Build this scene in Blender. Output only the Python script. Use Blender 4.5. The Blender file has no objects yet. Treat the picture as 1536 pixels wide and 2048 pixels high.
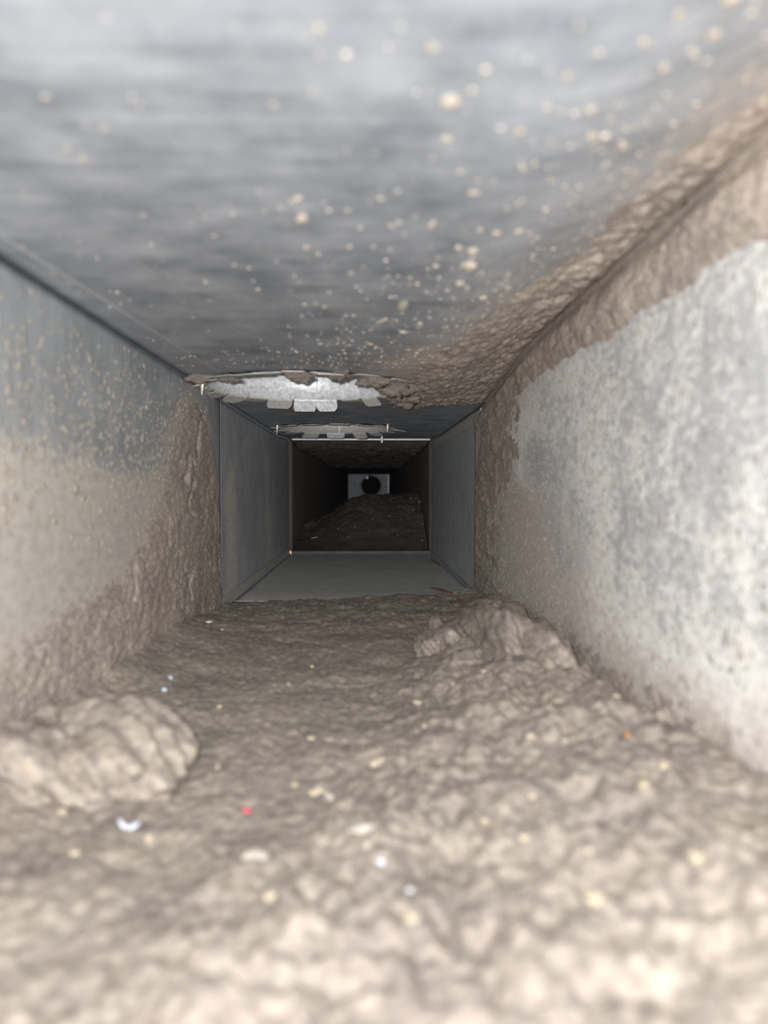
import bpy, bmesh, math, random
import numpy as np
from mathutils import Vector, Matrix
from mathutils.geometry import delaunay_2d_cdt

S = bpy.context.scene
COL = S.collection
random.seed(7)

# ------------------------------------------------------------------ camera
cam_d = bpy.data.cameras.new('camera')
cam = bpy.data.objects.new('camera', cam_d)
COL.objects.link(cam)
cam.location = (0, 0, 0)
cam.rotation_euler = (math.radians(90 - 1.68), 0, math.radians(-1.53))
cam_d.sensor_fit = 'HORIZONTAL'
cam_d.sensor_width = 36.0
cam_d.lens = 36.0 * 1500 / 1536
cam_d.clip_start = 0.005
cam_d.clip_end = 50
cam_d.dof.use_dof = True
cam_d.dof.focus_distance = 1.05
cam_d.dof.aperture_fstop = 8.5
S.camera = cam

# ------------------------------------------------------------------ world: only a dim room behind the open duct end
W = bpy.data.worlds.new('world')
S.world = W
W.use_nodes = True
W.node_tree.nodes['Background'].inputs[0].default_value = (0.8, 0.85, 1.0, 1)
W.node_tree.nodes['Background'].inputs[1].default_value = 0.02

# ------------------------------------------------------------------ the phone's flash, beside the lens
fl_d = bpy.data.lights.new('phone_flash', 'POINT')
fl_d.energy = 1.0
fl_d.color = (1.0, 0.995, 0.985)
fl_d.shadow_soft_size = 0.004
fl_d.use_nodes = True
_nt = fl_d.node_tree
_em = [n for n in _nt.nodes if n.type == 'EMISSION'][0]
_lf = _nt.nodes.new('ShaderNodeLightFalloff')
_lf.inputs['Strength'].default_value = 6.0
_nt.links.new(_lf.outputs['Linear'], _em.inputs['Strength'])
fl = bpy.data.objects.new('phone_flash', fl_d)
COL.objects.link(fl)
fl.location = (-0.012, -0.004, 0.011)

S.view_settings.view_transform = 'Standard'
S.view_settings.look = 'None'
S.view_settings.exposure = 2.1
S.view_settings.gamma = 1.0
S.view_settings.use_curve_mapping = False

# ------------------------------------------------------------------ dimensions (metres)
XL, XR = -0.157, 0.142          # side walls
ZF = -0.133                     # floor sheet
YB = -0.06                      # open end behind the phone
Y1, Y2, Y3 = 0.90, 1.57, 4.8    # sheet joints and end plate
HOLES = [(-0.055, 0.737, 0.100), (-0.046, 1.225, 0.097)]


def sst(a, b, x):
    t = np.clip((np.asarray(x, float) - a) / (b - a), 0, 1)
    return t * t * (3 - 2 * t)


def zceil(x, y):
    x = np.asarray(x, float); y = np.asarray(y, float)
    return 0.1 + 0.026 * sst(0.045, XR, x) * (1 - sst(0.55, 0.95, y)) + 0.006 * sst(1.36, 1.56, y) * (1 - sst(1.6, 4.6, y))


def far_x(x, y):                # the last run veers a little to the right
    t = np.clip((np.asarray(y, float) - Y2) / (Y3 - Y2), 0, 1)
    u = (np.asarray(x, float) - XL) / (XR - XL)
    return (XL + 0.057 * t) * (1 - u) + (XR + 0.02 * t) * u


# ------------------------------------------------------------------ noise
def _hash(ix, iy, seed):
    h = (ix.astype(np.int64) * 374761393 + iy.astype(np.int64) * 668265263 + seed * 1274126177) & 0xFFFFFFFF
    h = ((h ^ (h >> 13)) * 1274126177) & 0xFFFFFFFF
    return ((h ^ (h >> 16)) & 0xFFFFFF) / float(0x1000000)


def perlin(x, y, seed=0):
    x = np.asarray(x, float); y = np.asarray(y, float)
    ix = np.floor(x).astype(np.int64); iy = np.floor(y).astype(np.int64)
    fx = x - ix; fy = y - iy
    u = fx ** 3 * (fx * (fx * 6 - 15) + 10); v = fy ** 3 * (fy * (fy * 6 - 15) + 10)

    def g(dx, dy):
        a = _hash(ix + dx, iy + dy, seed) * 2 * math.pi
        return np.cos(a) * (fx - dx) + np.sin(a) * (fy - dy)
    a = g(0, 0) * (1 - u) + g(1, 0) * u
    b = g(0, 1) * (1 - u) + g(1, 1) * u
    return (a * (1 - v) + b * v) * 1.4


def fbm(x, y, scale, octv=4, seed=0, gain=0.5, bill=False):
    r = 0; amp = 1; tot = 0
    for k in range(octv):
        n = perlin(np.asarray(x) / scale * 2 ** k, np.asarray(y) / scale * 2 ** k, seed + k * 17)
        if bill:
            n = np.abs(n) * 2 - 0.6
        r = r + amp * n; tot += amp; amp *= gain
    return r / tot


def worley(x, y, scale, seed=0):
    x = np.asarray(x) / scale; y = np.asarray(y) / scale
    ix = np.floor(x).astype(np.int64); iy = np.floor(y).astype(np.int64)
    best = np.full(x.shape, 9.0)
    for dx in (-1, 0, 1):
        for dy in (-1, 0, 1):
            px = ix + dx + _hash(ix + dx, iy + dy, seed); py = iy + dy + _hash(ix + dx, iy + dy, seed + 5)
            best = np.minimum(best, (px - x) ** 2 + (py - y) ** 2)
    return np.sqrt(best)


def clods(x, y, scale, seed):
    """rounded lumps with creases between them, 0..1"""
    wx = x + fbm(x, y, scale * 1.5, 2, seed + 3) * scale * 0.6
    wy = y + fbm(x, y, scale * 1.5, 2, seed + 4) * scale * 0.6
    return 1 - np.clip(worley(wx, wy, scale, seed), 0, 1) ** 1.5


# ------------------------------------------------------------------ object helpers
def put(o, parent=None, label=None, cat=None, group=None, kind=None):
    COL.objects.link(o)
    if parent is not None:
        o.parent = parent
    if label: o['label'] = label
    if cat: o['category'] = cat
    if group: o['group'] = group
    if kind: o['kind'] = kind
    return o


def obj(name, me, mat=None, parent=None, smooth=True, **k):
    if mat is not None:
        me.materials.clear(); me.materials.append(mat)
    if smooth:
        me.polygons.foreach_set('use_smooth', [True] * len(me.polygons))
    return put(bpy.data.objects.new(name, me), parent, **k)


def empty(name, loc, **k):
    o = bpy.data.objects.new(name, None)
    o.empty_display_size = 0.02
    o.location = loc
    return put(o, **k)


def grid_mesh(name, P, keep=None, attrs=None, flip=False):
    n, m = P.shape[:2]
    idx = np.arange(n * m).reshape(n, m)
    q = np.stack([idx[:-1, :-1], idx[1:, :-1], idx[1:, 1:], idx[:-1, 1:]], -1)
    if flip:
        q = q[..., ::-1]
    q = q.reshape(-1, 4)
    if keep is not None:
        kk = keep.reshape(-1)
        q = q[kk[q].any(1)]
    used, inv = np.unique(q, return_inverse=True)
    V = P.reshape(-1, 3)[used]
    me = bpy.data.meshes.new(name)
    me.vertices.add(len(V)); me.vertices.foreach_set('co', V.astype(np.float32).ravel())
    me.loops.add(q.size); me.loops.foreach_set('vertex_index', inv.astype(np.int32).ravel())
    me.polygons.add(len(q)); me.polygons.foreach_set('loop_start', np.arange(0, q.size, 4, dtype=np.int32))
    for an, av in (attrs or {}).items():
        a = me.attributes.new(an, 'FLOAT', 'POINT')
        a.data.foreach_set('value', av.reshape(-1)[used].astype(np.float32))
    me.update(calc_edges=True)
    return me


def py_mesh(name, v, f):
    me = bpy.data.meshes.new(name)
    me.from_pydata([tuple(map(float, p)) for p in v], [], [tuple(map(int, t)) for t in f])
    me.update()
    return me


def box_mesh(name, x0, x1, y0, y1, z0, z1, bev=0.0):
    bm = bmesh.new()
    bmesh.ops.create_cube(bm, size=1)
    for v in bm.verts:
        v.co = (x0 + (v.co.x + .5) * (x1 - x0), y0 + (v.co.y + .5) * (y1 - y0), z0 + (v.co.z + .5) * (z1 - z0))
    if bev:
        bmesh.ops.bevel(bm, geom=list(bm.edges), offset=bev, segments=2, affect='EDGES')
    me = bpy.data.meshes.new(name); bm.to_mesh(me); bm.free()
    return me


def solid(o, t, off=-1):
    m = o.modifiers.new('thickness', 'SOLIDIFY'); m.thickness = t; m.offset = off
    return o


# ------------------------------------------------------------------ materials
def mat(name):
    m = bpy.data.materials.new(name); m.use_nodes = True
    nt = m.node_tree
    return m, nt, nt.nodes['Principled BSDF']


def N(nt, t, **k):
    n = nt.nodes.new(t)
    for a, b in k.items():
        if a.startswith('i_'):
            n.inputs[a[2:].replace('_', ' ')].default_value = b
        else:
            setattr(n, a, b)
    return n


def coords(nt, scale=(1, 1, 1)):
    tc = N(nt, 'ShaderNodeTexCoord'); mp = N(nt, 'ShaderNodeMapping')
    mp.inputs['Scale'].default_value = scale
    nt.links.new(tc.outputs['Object'], mp.inputs['Vector'])
    return mp.outputs['Vector']


def noise(nt, vec, scale, detail=4, rough=0.6):
    n = N(nt, 'ShaderNodeTexNoise'); n.inputs['Scale'].default_value = scale
    n.inputs['Detail'].default_value = detail; n.inputs['Roughness'].default_value = rough
    nt.links.new(vec, n.inputs['Vector'])
    return n.outputs['Fac']


def ramp(nt, fac, stops):
    r = N(nt, 'ShaderNodeValToRGB'); e = r.color_ramp.elements
    while len(e) < len(stops): e.new(0.5)
    for el, (p, c) in zip(e, stops):
        el.position = p; el.color = (c if len(c) == 4 else (*c, 1))
    nt.links.new(fac, r.inputs['Fac'])
    return r.outputs['Color']


def mix(nt, fac, a, b, typ='MIX'):
    n = N(nt, 'ShaderNodeMix', data_type='RGBA', blend_type=typ)
    for s, v in ((0, fac), (6, a), (7, b)):
        if hasattr(v, 'is_output') or isinstance(v, bpy.types.NodeSocket): nt.links.new(v, n.inputs[s])
        else: n.inputs[s].default_value = v if not isinstance(v, tuple) or len(v) == 4 else (*v, 1)
    return n.outputs[2]


def mth(nt, op, a, b=0.0, clamp=False):
    n = N(nt, 'ShaderNodeMath', operation=op, use_clamp=clamp)
    for s, v in ((0, a), (1, b)):
        if isinstance(v, bpy.types.NodeSocket): nt.links.new(v, n.inputs[s])
        else: n.inputs[s].default_value = v
    return n.outputs[0]


def bump(nt, bsdf, h, strength, dist):
    b = N(nt, 'ShaderNodeBump'); b.inputs['Strength'].default_value = strength; b.inputs['Distance'].default_value = dist
    nt.links.new(h, b.inputs['Height']); nt.links.new(b.outputs['Normal'], bsdf.inputs['Normal'])


def metal_material(name, stretch, lo, hi, dust, metallic=0.35, rough=0.5, gain=5.5, veil=0.45):
    """galvanised sheet; the vertex attribute 'film' says how much dust lies on it"""
    m, nt, b = mat(name)
    v = coords(nt); vs = coords(nt, stretch)
    base = ramp(nt, noise(nt, v, 35, 3), [(0.3, lo), (0.7, hi)])
    brush = ramp(nt, noise(nt, vs, 120, 3), [(0.3, (0.84,) * 3), (0.7, (1.10,) * 3)])
    base = mix(nt, 1.0, base, brush, 'MULTIPLY')
    at = N(nt, 'ShaderNodeAttribute', attribute_name='film').outputs['Fac']
    n1 = noise(nt, coords(nt, (1, 0.45, 0.8)), 300, 3, 0.72)
    n2 = noise(nt, v, 28, 4, 0.6)
    pat = mth(nt, 'ADD', mth(nt, 'MULTIPLY', n1, 0.62), mth(nt, 'MULTIPLY', n2, 0.38))
    # dusty where film + pattern passes a threshold; always a faint even veil
    s = mth(nt, 'SUBTRACT', mth(nt, 'ADD', pat, at), 1.0 - 0.06)
    s = mth(nt, 'MULTIPLY', mth(nt, 'ADD', s, 0.09), gain, True)
    s = mth(nt, 'MAXIMUM', mth(nt, 'MULTIPLY', s, 0.93), mth(nt, 'MULTIPLY', at, veil))
    dn = noise(nt, coords(nt, (1, 0.5, 0.8)), 230, 4, 0.75)
    dc = ramp(nt, dn, [(0.3, tuple(c * q for c, q in zip(dust, (0.80, 0.73, 0.64)))), (0.48, dust), (0.68, tuple(min(1, c * 1.2) for c in dust))])
    br = N(nt, 'ShaderNodeAttribute', attribute_name='brown').outputs['Fac']
    brp = mth(nt, 'MULTIPLY', mth(nt, 'SUBTRACT', mth(nt, 'ADD', br, mth(nt, 'MULTIPLY', n1, 0.9)), 0.72), 3.0, True)
    dc = mix(nt, brp, dc, ramp(nt, dn, [(0.3, (0.40, 0.35, 0.312)), (0.7, (0.58, 0.52, 0.465))]))
    nt.links.new(mix(nt, s, base, dc), b.inputs['Base Color'])
    nt.links.new(mth(nt, 'MULTIPLY', mth(nt, 'SUBTRACT', 1.0, s), metallic), b.inputs['Metallic'])
    nt.links.new(mth(nt, 'ADD', mth(nt, 'MULTIPLY', s, 0.4), rough, True), b.inputs['Roughness'])
    b.inputs['Specular IOR Level'].default_value = 0.3
    bump(nt, b, mth(nt, 'ADD', mth(nt, 'MULTIPLY', s, 0.7), mth(nt, 'MULTIPLY', n1, 0.5)), 0.5, 0.0006)
    return m


def dust_material(name, c0, c1, c2, bstr=0.8, bdist=0.0012, fine=420):
    m, nt, b = mat(name)
    v = coords(nt)
    a = ramp(nt, noise(nt, v, 24, 5, 0.65), [(0.28, c0), (0.5, c1), (0.74, c2)])
    sp = ramp(nt, noise(nt, v, fine, 3, 0.6), [(0.30, (0.66, 0.64, 0.64)), (0.5, (1, 1, 1)), (0.70, (1.32, 1.28, 1.2))])
    c = mix(nt, 1.0, a, sp, 'MULTIPLY')
    # pale grains and lint caught in the dust
    vo = N(nt, 'ShaderNodeTexVoronoi'); vo.inputs['Scale'].default_value = 130
    nt.links.new(v, vo.inputs['Vector'])
    g = ramp(nt, vo.outputs['Distance'], [(0.10, (1, 1, 1)), (0.2, (0, 0, 0))])
    pick = ramp(nt, noise(nt, v, 70, 1), [(0.60, (0, 0, 0)), (0.66, (1, 1, 1))])
    gm = mix(nt, 1.0, g, pick, 'MULTIPLY')
    c = mix(nt, mth(nt, 'MULTIPLY', gm, 0.7), c, tuple(min(1, q * 1.5) for q in c2))
    nt.links.new(c, b.inputs['Base Color'])
    b.inputs['Roughness'].default_value = 1.0
    b.inputs['Specular IOR Level'].default_value = 0.05
    h = mth(nt, 'ADD', noise(nt, v, 260, 5, 0.7), mth(nt, 'MULTIPLY', noise(nt, v, 900, 2), 0.4))
    bump(nt, b, h, bstr, bdist)
    return m


def plain(name, c, rough=0.7, metallic=0.0, var=0.15, scale=300):
    m, nt, b = mat(name)
    v = coords(nt)
    nt.links.new(ramp(nt, noise(nt, v, scale, 4), [(0.3, tuple(q * (1 - var) for q in c)), (0.7, tuple(min(1, q * (1 + var)) for q in c))]), b.inputs['Base Color'])
    b.inputs['Roughness'].default_value = rough; b.inputs['Metallic'].default_value = metallic
    b.inputs['Specular IOR Level'].default_value = 0.3
    return m


FILM = (0.44, 0.40, 0.36)
FILM_PALE = (0.68, 0.662, 0.63)
M_ceil = metal_material('galvanised_ceiling', (0.12, 1.6, 1), (0.25, 0.275, 0.31), (0.48, 0.505, 0.545), FILM)
M_wall = metal_material('galvanised_wall', (1, 1.6, 0.12), (0.29, 0.315, 0.34), (0.42, 0.445, 0.47), FILM)
M_wallr = metal_material('plaster_filmed_wall', (1, 1.6, 0.12), (0.44, 0.458, 0.475), (0.56, 0.575, 0.59), FILM_PALE, gain=6.0, veil=0.4)
M_wall2 = metal_material('cleaned_wall', (1, 1.6, 0.12), (0.40, 0.42, 0.44), (0.54, 0.555, 0.57), (0.55, 0.52, 0.48), 0.2)
M_clean = metal_material('cleaned_sheet', (0.12, 1.6, 1), (0.50, 0.51, 0.49), (0.60, 0.61, 0.58), (0.60, 0.57, 0.52), 0.15)
M_far = metal_material('dark_sheet', (1, 1, 1), (0.12, 0.118, 0.12), (0.18, 0.175, 0.175), (0.19, 0.17, 0.16), 0.1, 0.8)  # far-run sheets, darker overall than the near ones
M_bright = plain('bright_zinc', (0.72, 0.73, 0.75), 0.45, 0.2, 0.32, 260)
M_tab = plain('dull_zinc', (0.52, 0.50, 0.47), 0.5, 0.2, 0.2, 350)
M_strip = plain('joint_zinc', (0.40, 0.41, 0.42), 0.45, 0.4, 0.15, 300)
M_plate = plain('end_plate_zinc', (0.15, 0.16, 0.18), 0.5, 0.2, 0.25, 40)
M_black = plain('outlet_shade_black', (0.016, 0.015, 0.016), 0.9, 0, 0.2)  # darkness of the outlet hole and its notches put into the colour
M_screw = plain('screw_steel', (0.62, 0.56, 0.47), 0.4, 0.5, 0.1)
M_dust = dust_material('grey_brown_dust', (0.222, 0.191, 0.174), (0.292, 0.255, 0.223), (0.376, 0.33, 0.279), fine=230)
M_crust = dust_material('brown_dust_crust', (0.30, 0.255, 0.235), (0.37, 0.32, 0.285), (0.46, 0.40, 0.345))
M_dark_dust = dust_material('dark_dust', (0.065, 0.056, 0.053), (0.09, 0.077, 0.071), (0.13, 0.108, 0.095))  # far-run dust, darker overall than the near dust
M_grey_dust = dust_material('grey_dust_crust', (0.16, 0.145, 0.14), (0.21, 0.19, 0.18), (0.28, 0.25, 0.23))  # far ceiling dust, paler than the heap's
M_tuft = dust_material('tan_lint', (0.36, 0.315, 0.265), (0.44, 0.39, 0.33), (0.53, 0.475, 0.41), 0.5, 0.0006)
M_speck = plain('tan_specks', (0.34, 0.30, 0.245), 0.95, 0, 0.25, 180)
M_speckr = plain('pale_specks', (0.36, 0.33, 0.295), 0.95, 0, 0.3, 120)
M_pellet = plain('beige_grain', (0.44, 0.375, 0.285), 0.9, 0, 0.2, 300)
M_pale = plain('pale_lint', (0.62, 0.58, 0.53), 0.9, 0, 0.12)
M_lint = plain('cream_lint', (0.42, 0.38, 0.335), 0.95, 0, 0.15)
M_white = plain('white_foam', (0.62, 0.65, 0.72), 0.6, 0, 0.05)
M_red = plain('red_plastic', (0.55, 0.10, 0.14), 0.6, 0, 0.15)
M_orange = plain('orange_grain', (0.55, 0.22, 0.05), 0.7, 0, 0.15)
M_blue = plain('blue_paper', (0.55, 0.63, 0.76), 0.7, 0, 0.1)
M_wood = plain('brown_wood', (0.24, 0.15, 0.115), 0.8, 0, 0.3, 400)
M_copper = plain('copper_clip', (0.95, 0.50, 0.25), 0.3, 0.6, 0.05)

# ------------------------------------------------------------------ the duct: floor, walls, ceiling in three runs of sheet
def yline(a, b, n):
    return np.linspace(a, b, n)


def wall_sheet(name, x, y0, y1, ny, nz, filmf, m, inward, parent=None, far=False, brown=None, gap=0.0, **k):
    ys = yline(y0, y1, ny); t = np.linspace(0, 1, nz)
    Yg, T = np.meshgrid(ys, t, indexing='ij')
    ztop = zceil(np.full_like(Yg, x), Yg) - gap
    Zg = ZF + (ztop - ZF) * T
    Xg = far_x(np.full_like(Yg, x), Yg) if far else np.full_like(Yg, x)
    P = np.stack([Xg, Yg, Zg], -1)
    me = grid_mesh(name, P, attrs={'film': filmf(Yg, Zg), 'brown': brown(Yg, Zg) if brown else Yg * 0}, flip=(inward < 0))
    o = obj(name, me, m, parent, **k)
    return solid(o, 0.001)


def film_left(y, z):
    low = 1 - sst(-0.045, 0.04, z - 0.012 * fbm(y, z, 0.08, 3, 21))
    cone = np.exp(-((y - 0.70) / (0.05 + 0.45 * np.clip(0.09 - z, 0, 1))) ** 2) * (1 - sst(0.06, 0.11, z))
    f = np.clip(np.maximum(low * 0.95, cone * 0.9), 0, 1) * (1 - sst(0.80, 0.86, y)) + 0.18 * (1 - sst(.06, .1, z)) + .08
    return np.clip(f + 0.08 * (1 - sst(.2, .6, y)), 0, 1)


def film_left2(y, z):
    streak = np.exp(-((y - 1.22 - 0.25 * (0.06 - z)) / (0.05 + 0.25 * np.clip(0.09 - z, 0, 1))) ** 2)
    edge = np.exp(-((y - Y1) / 0.05) ** 2) * (1 - sst(-.02, .09, z)) * .7
    return np.clip(0.05 + 0.42 * streak * (1 - sst(0.05, 0.1, z)) + edge, 0, 1)


def film_right(y, z):
    f = 0.475 + 0.10 * fbm(y, z, 0.10, 4, 31) + 0.3 * sst(0.55, 0.85, y)
    f += 0.28 * (1 - sst(-0.11, -0.04, z))
    f -= 0.15 * np.exp(-(((y - 0.63) / 0.05) ** 2 + ((z - 0.025) / 0.022) ** 2))
    f -= 0.08 * (1 - sst(0.2, 0.5, y))
    return np.clip(f, 0, 1)


def film_right2(y, z):
    return np.clip(0.12 + 0.4 * np.exp(-((y - Y1) / 0.06) ** 2), 0, 1)


def film_ceil(x, y):
    f = 0.02 + 0.42 * sst(0.0, 0.10, x + 0.18 * (y - 0.35)) * (1 - sst(.80, .95, y)) + 0.22 * np.exp(-((y - 0.60) / 0.07) ** 2)
    f += 0.10 * sst(-0.08, -0.15, x)
    return np.clip(f + .06 * fbm(x, y, .1, 3, 44), 0, 1) * (1 - .8 * sst(.86, .97, y)) + .05 * sst(1.1, 1.5, y)


def brown_left(y, z):
    return np.clip(0.75 * (1 - sst(-.10, .0, z)) * sst(.1, .5, y) + .5 * sst(.45, .6, y) * (1 - sst(-.02, .06, z)), 0, 1)


def brown_right(y, z):
    f = sst(.42, .92, y + .18 * sst(.05, -.10, z) + .03 * fbm(y, z, .08, 3, 35)) * (1 - .45 * sst(.0, .06, z))
    f = f - .5 * np.exp(-(((y - 0.66) / 0.06) ** 2 + ((z - 0.03) / 0.03) ** 2))
    f = np.maximum(f, .62 * sst(-.055, -.115, z + .02 * fbm(y, z, .06, 3, 36)))
    return np.clip(f + .12, 0, 1)


YL = 0.826                      # the left sheet ends under the dust cone
wall_left = wall_sheet('wall_left', XL, YB, YL, 120, 60, film_left, M_wall, 1, brown=brown_left, gap=0.0013, kind='structure',
                       label='dusty left side of the metal duct')
wall_sheet('sheet_panel', XL - 0.0006, YL - .004, Y2, 60, 40, film_left2, M_wall2, 1, wall_left, gap=0.0015)
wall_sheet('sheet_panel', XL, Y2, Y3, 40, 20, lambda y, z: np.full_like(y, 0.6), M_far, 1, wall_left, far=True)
wall_right = wall_sheet('wall_right', XR, YB, Y1 + 0.06, 120, 60, film_right, M_wallr, -1, brown=brown_right, kind='structure',
                        label='pale dust-filmed right side of the metal duct')
wall_sheet('sheet_panel', XR + 0.0006, Y1 + 0.056, Y2, 60, 40, film_right2, M_wall2, -1, wall_right)
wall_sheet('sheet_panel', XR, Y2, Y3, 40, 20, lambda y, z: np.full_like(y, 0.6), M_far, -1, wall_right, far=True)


def floor_sheet(name, y0, y1, n, m, z, parent=None, far=False, filmv=0.2, **k):
    ys = yline(y0, y1, n); xs = np.linspace(XL, XR, 40)
    Yg, Xg = np.meshgrid(ys, xs, indexing='ij')
    Xw = far_x(Xg, Yg) if far else Xg
    P = np.stack([Xw, Yg, z + 0.0005 * fbm(Xg, Yg, .15, 2, 9)], -1)
    me = grid_mesh(name, P, attrs={'film': np.clip(filmv + .35 * np.exp(-((Yg - Y1) / .05) ** 2), 0, 1)}, flip=True)
    return solid(obj(name, me, m, parent, **k), 0.001)


floor = floor_sheet('floor', YB, Y1, 40, M_clean, ZF - 0.0008, kind='structure', label='bottom of the metal duct under the dust')
floor_sheet('sheet_panel', Y1 - .004, Y2, 40, M_clean, ZF - 0.0014, floor, filmv=0.30)
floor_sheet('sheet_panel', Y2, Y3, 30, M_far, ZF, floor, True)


def rag(cx, cy, r, seed, n=220, amp=1.0):
    th = np.linspace(0, 2 * math.pi, n, endpoint=False)
    rr = r + amp * (0.0016 * perlin(th * 3.2, th * 0 + seed, seed) + 0.0011 * np.sign(perlin(th * 7, th * 0 + seed + 2, seed)))
    return np.stack([cx + rr * np.cos(th), cy + rr * np.sin(th)], 1)


def ceiling_sheet(name, y0, y1, holes, m, parent=None, step=0.008, **k):
    pts = [(x, y) for x in np.linspace(XL, XR, 38) for y in np.arange(y0, y1 + 1e-6, (y1 - y0) / max(2, round((y1 - y0) / step)))]
    pts = [p for p in pts if all(math.hypot(p[0] - c[0], p[1] - c[1]) > c[2] + 0.004 for c in holes)]
    edges = []; polys = []
    for i, (cx, cy, r) in enumerate(holes):
        c = rag(cx, cy, r, 3 + int(cy * 10))
        c[:, 0] = np.maximum(c[:, 0], XL + 0.0004)
        b0 = len(pts); pts += [tuple(p) for p in c]
        edges += [(b0 + j, b0 + (j + 1) % len(c)) for j in range(len(c))]
        polys.append(c)
    v, e, f, *_ = delaunay_2d_cdt([Vector(p) for p in pts], edges, [], 0, 1e-6)
    V = np.array([tuple(p) for p in v])
    F = np.array([t for t in f if len(t) == 3])
    cen = V[F].mean(1)
    ok = np.ones(len(F), bool)
    for (cx, cy, r), c in zip(holes, polys):
        th = np.arctan2(cen[:, 1] - cy, cen[:, 0] - cx) % (2 * math.pi)
        n = len(c); rr = np.hypot(c[:, 0] - cx, c[:, 1] - cy)
        k0 = (th / (2 * math.pi) * n); i0 = np.floor(k0).astype(int) % n; fr = k0 - np.floor(k0)
        lim = rr[i0] * (1 - fr) + rr[(i0 + 1) % n] * fr
        ok &= np.hypot(cen[:, 0] - cx, cen[:, 1] - cy) > lim * 0.9995
    F = F[ok]
    a, b2, c2 = V[F[:, 0]], V[F[:, 1]], V[F[:, 2]]
    area = (b2 - a)[:, 0] * (c2 - a)[:, 1] - (b2 - a)[:, 1] * (c2 - a)[:, 0]
    F[area > 0] = F[area > 0][:, ::-1]          # face down, into the duct
    Z = zceil(V[:, 0], V[:, 1]) + 0.0004 * fbm(V[:, 0], V[:, 1], .15, 2, 8)
    for (cx, cy, r) in holes:                   # the cut rim sags and curls a little
        d = np.hypot(V[:, 0] - cx, V[:, 1] - cy) - r
        Z -= 0.0016 * np.exp(-np.clip(d, 0, 1) / 0.006) * (0.5 + perlin(np.arctan2(V[:, 1] - cy, V[:, 0] - cx) * 2.5, V[:, 0] * 0 + cy, 12))
    me = py_mesh(name, np.column_stack([V, Z]), F)
    at = me.attributes.new('film', 'FLOAT', 'POINT')
    at.data.foreach_set('value', film_ceil(V[:, 0], V[:, 1]).astype(np.float32))
    at = me.attributes.new('brown', 'FLOAT', 'POINT')
    at.data.foreach_set('value', (.85 * sst(0.0, .09, V[:, 0] + .18 * (V[:, 1] - .35))).astype(np.float32))
    return solid(obj(name, me, m, parent, **k), 0.0009)


ceiling = ceiling_sheet('ceiling', YB, Y2, HOLES, M_ceil, kind='structure', label='galvanised top of the metal duct')
ys = yline(Y2, Y3, 40); xs = np.linspace(XL, XR, 20)
Yg, Xg = np.meshgrid(ys, xs, indexing='ij')
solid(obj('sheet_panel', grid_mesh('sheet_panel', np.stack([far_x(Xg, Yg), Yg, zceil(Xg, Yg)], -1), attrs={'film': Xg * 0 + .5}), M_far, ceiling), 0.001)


def ridge(name, pts, w, h, up, parent, m):
    """a folded seam: a low rounded ridge along a line, standing proud along 'up'"""
    up = Vector(up); prof = [(-1, -0.2), (-0.8, 0.75), (-0.45, 1), (0.45, 1), (0.8, 0.75), (1, -0.2)]
    v = []; f = []
    for i, p in enumerate(pts):
        p = Vector(p); d = (Vector(pts[min(i + 1, len(pts) - 1)]) - Vector(pts[max(i - 1, 0)])).normalized()
        s = d.cross(up).normalized()
        v += [p + s * (a * w / 2) + up * (b * h) for a, b in prof]
    k = len(prof)
    for i in range(len(pts) - 1):
        for j in range(k - 1):
            f.append((i * k + j, (i + 1) * k + j, (i + 1) * k + j + 1, i * k + j + 1))
    f.append(tuple(range(k - 1, -1, -1))); f.append(tuple((len(pts) - 1) * k + j for j in range(k)))
    return obj(name, py_mesh(name, v, f), m, parent, smooth=False)


# seams: a thin one along the ceiling, broad folds along the cleaned run
ridge('seam', [(-0.143 + (y - 0.294) * 0.0574, y, 0.1001) for y in np.linspace(0.07, 0.645, 40)], 0.0016, 0.0011, (0, 0, -1), ceiling, M_strip)
ridge('seam_fold', [(XR - 0.0006, y, 0.0915) for y in np.linspace(0.90, Y2, 12)], 0.0155, 0.0016, (-1, 0, 0), wall_right, M_tab)
ridge('seam_fold', [(XL + 0.0006, y, -0.1265) for y in np.linspace(0.79, Y2, 12)], 0.0125, 0.0016, (1, 0, 0), wall_left, M_tab)

# cross joint at the end of the cleaned run
obj('joint_strip', box_mesh('joint_strip', -0.148, 0.1375, Y2 - 0.018, Y2 - 0.002, 0.1030, 0.1056, 0.0006), M_strip, ceiling, False)
obj('joint_strip', box_mesh('joint_strip', XL + .002, XR - .002, Y2 - 0.012, Y2 + 0.004, ZF - .0012, ZF + 0.0006, 0.0004), M_far, floor, False)
obj('joint_edge', box_mesh('joint_edge', XL + .002, XR - .002, Y2 + 0.006, Y2 + 0.009, ZF, ZF + 0.0040, 0.0004), M_far, floor, False)
obj('joint_strip', box_mesh('joint_strip', XL, XL + .0014, Y2 - 0.004, Y2 + 0.002, ZF, 0.104, 0.0003), M_dark_dust, wall_left, False)
obj('joint_strip', box_mesh('joint_strip', XR - .0014, XR, Y2 - 0.004, Y2 + 0.002, ZF, 0.104, 0.0003), M_dark_dust, wall_right, False)

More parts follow.
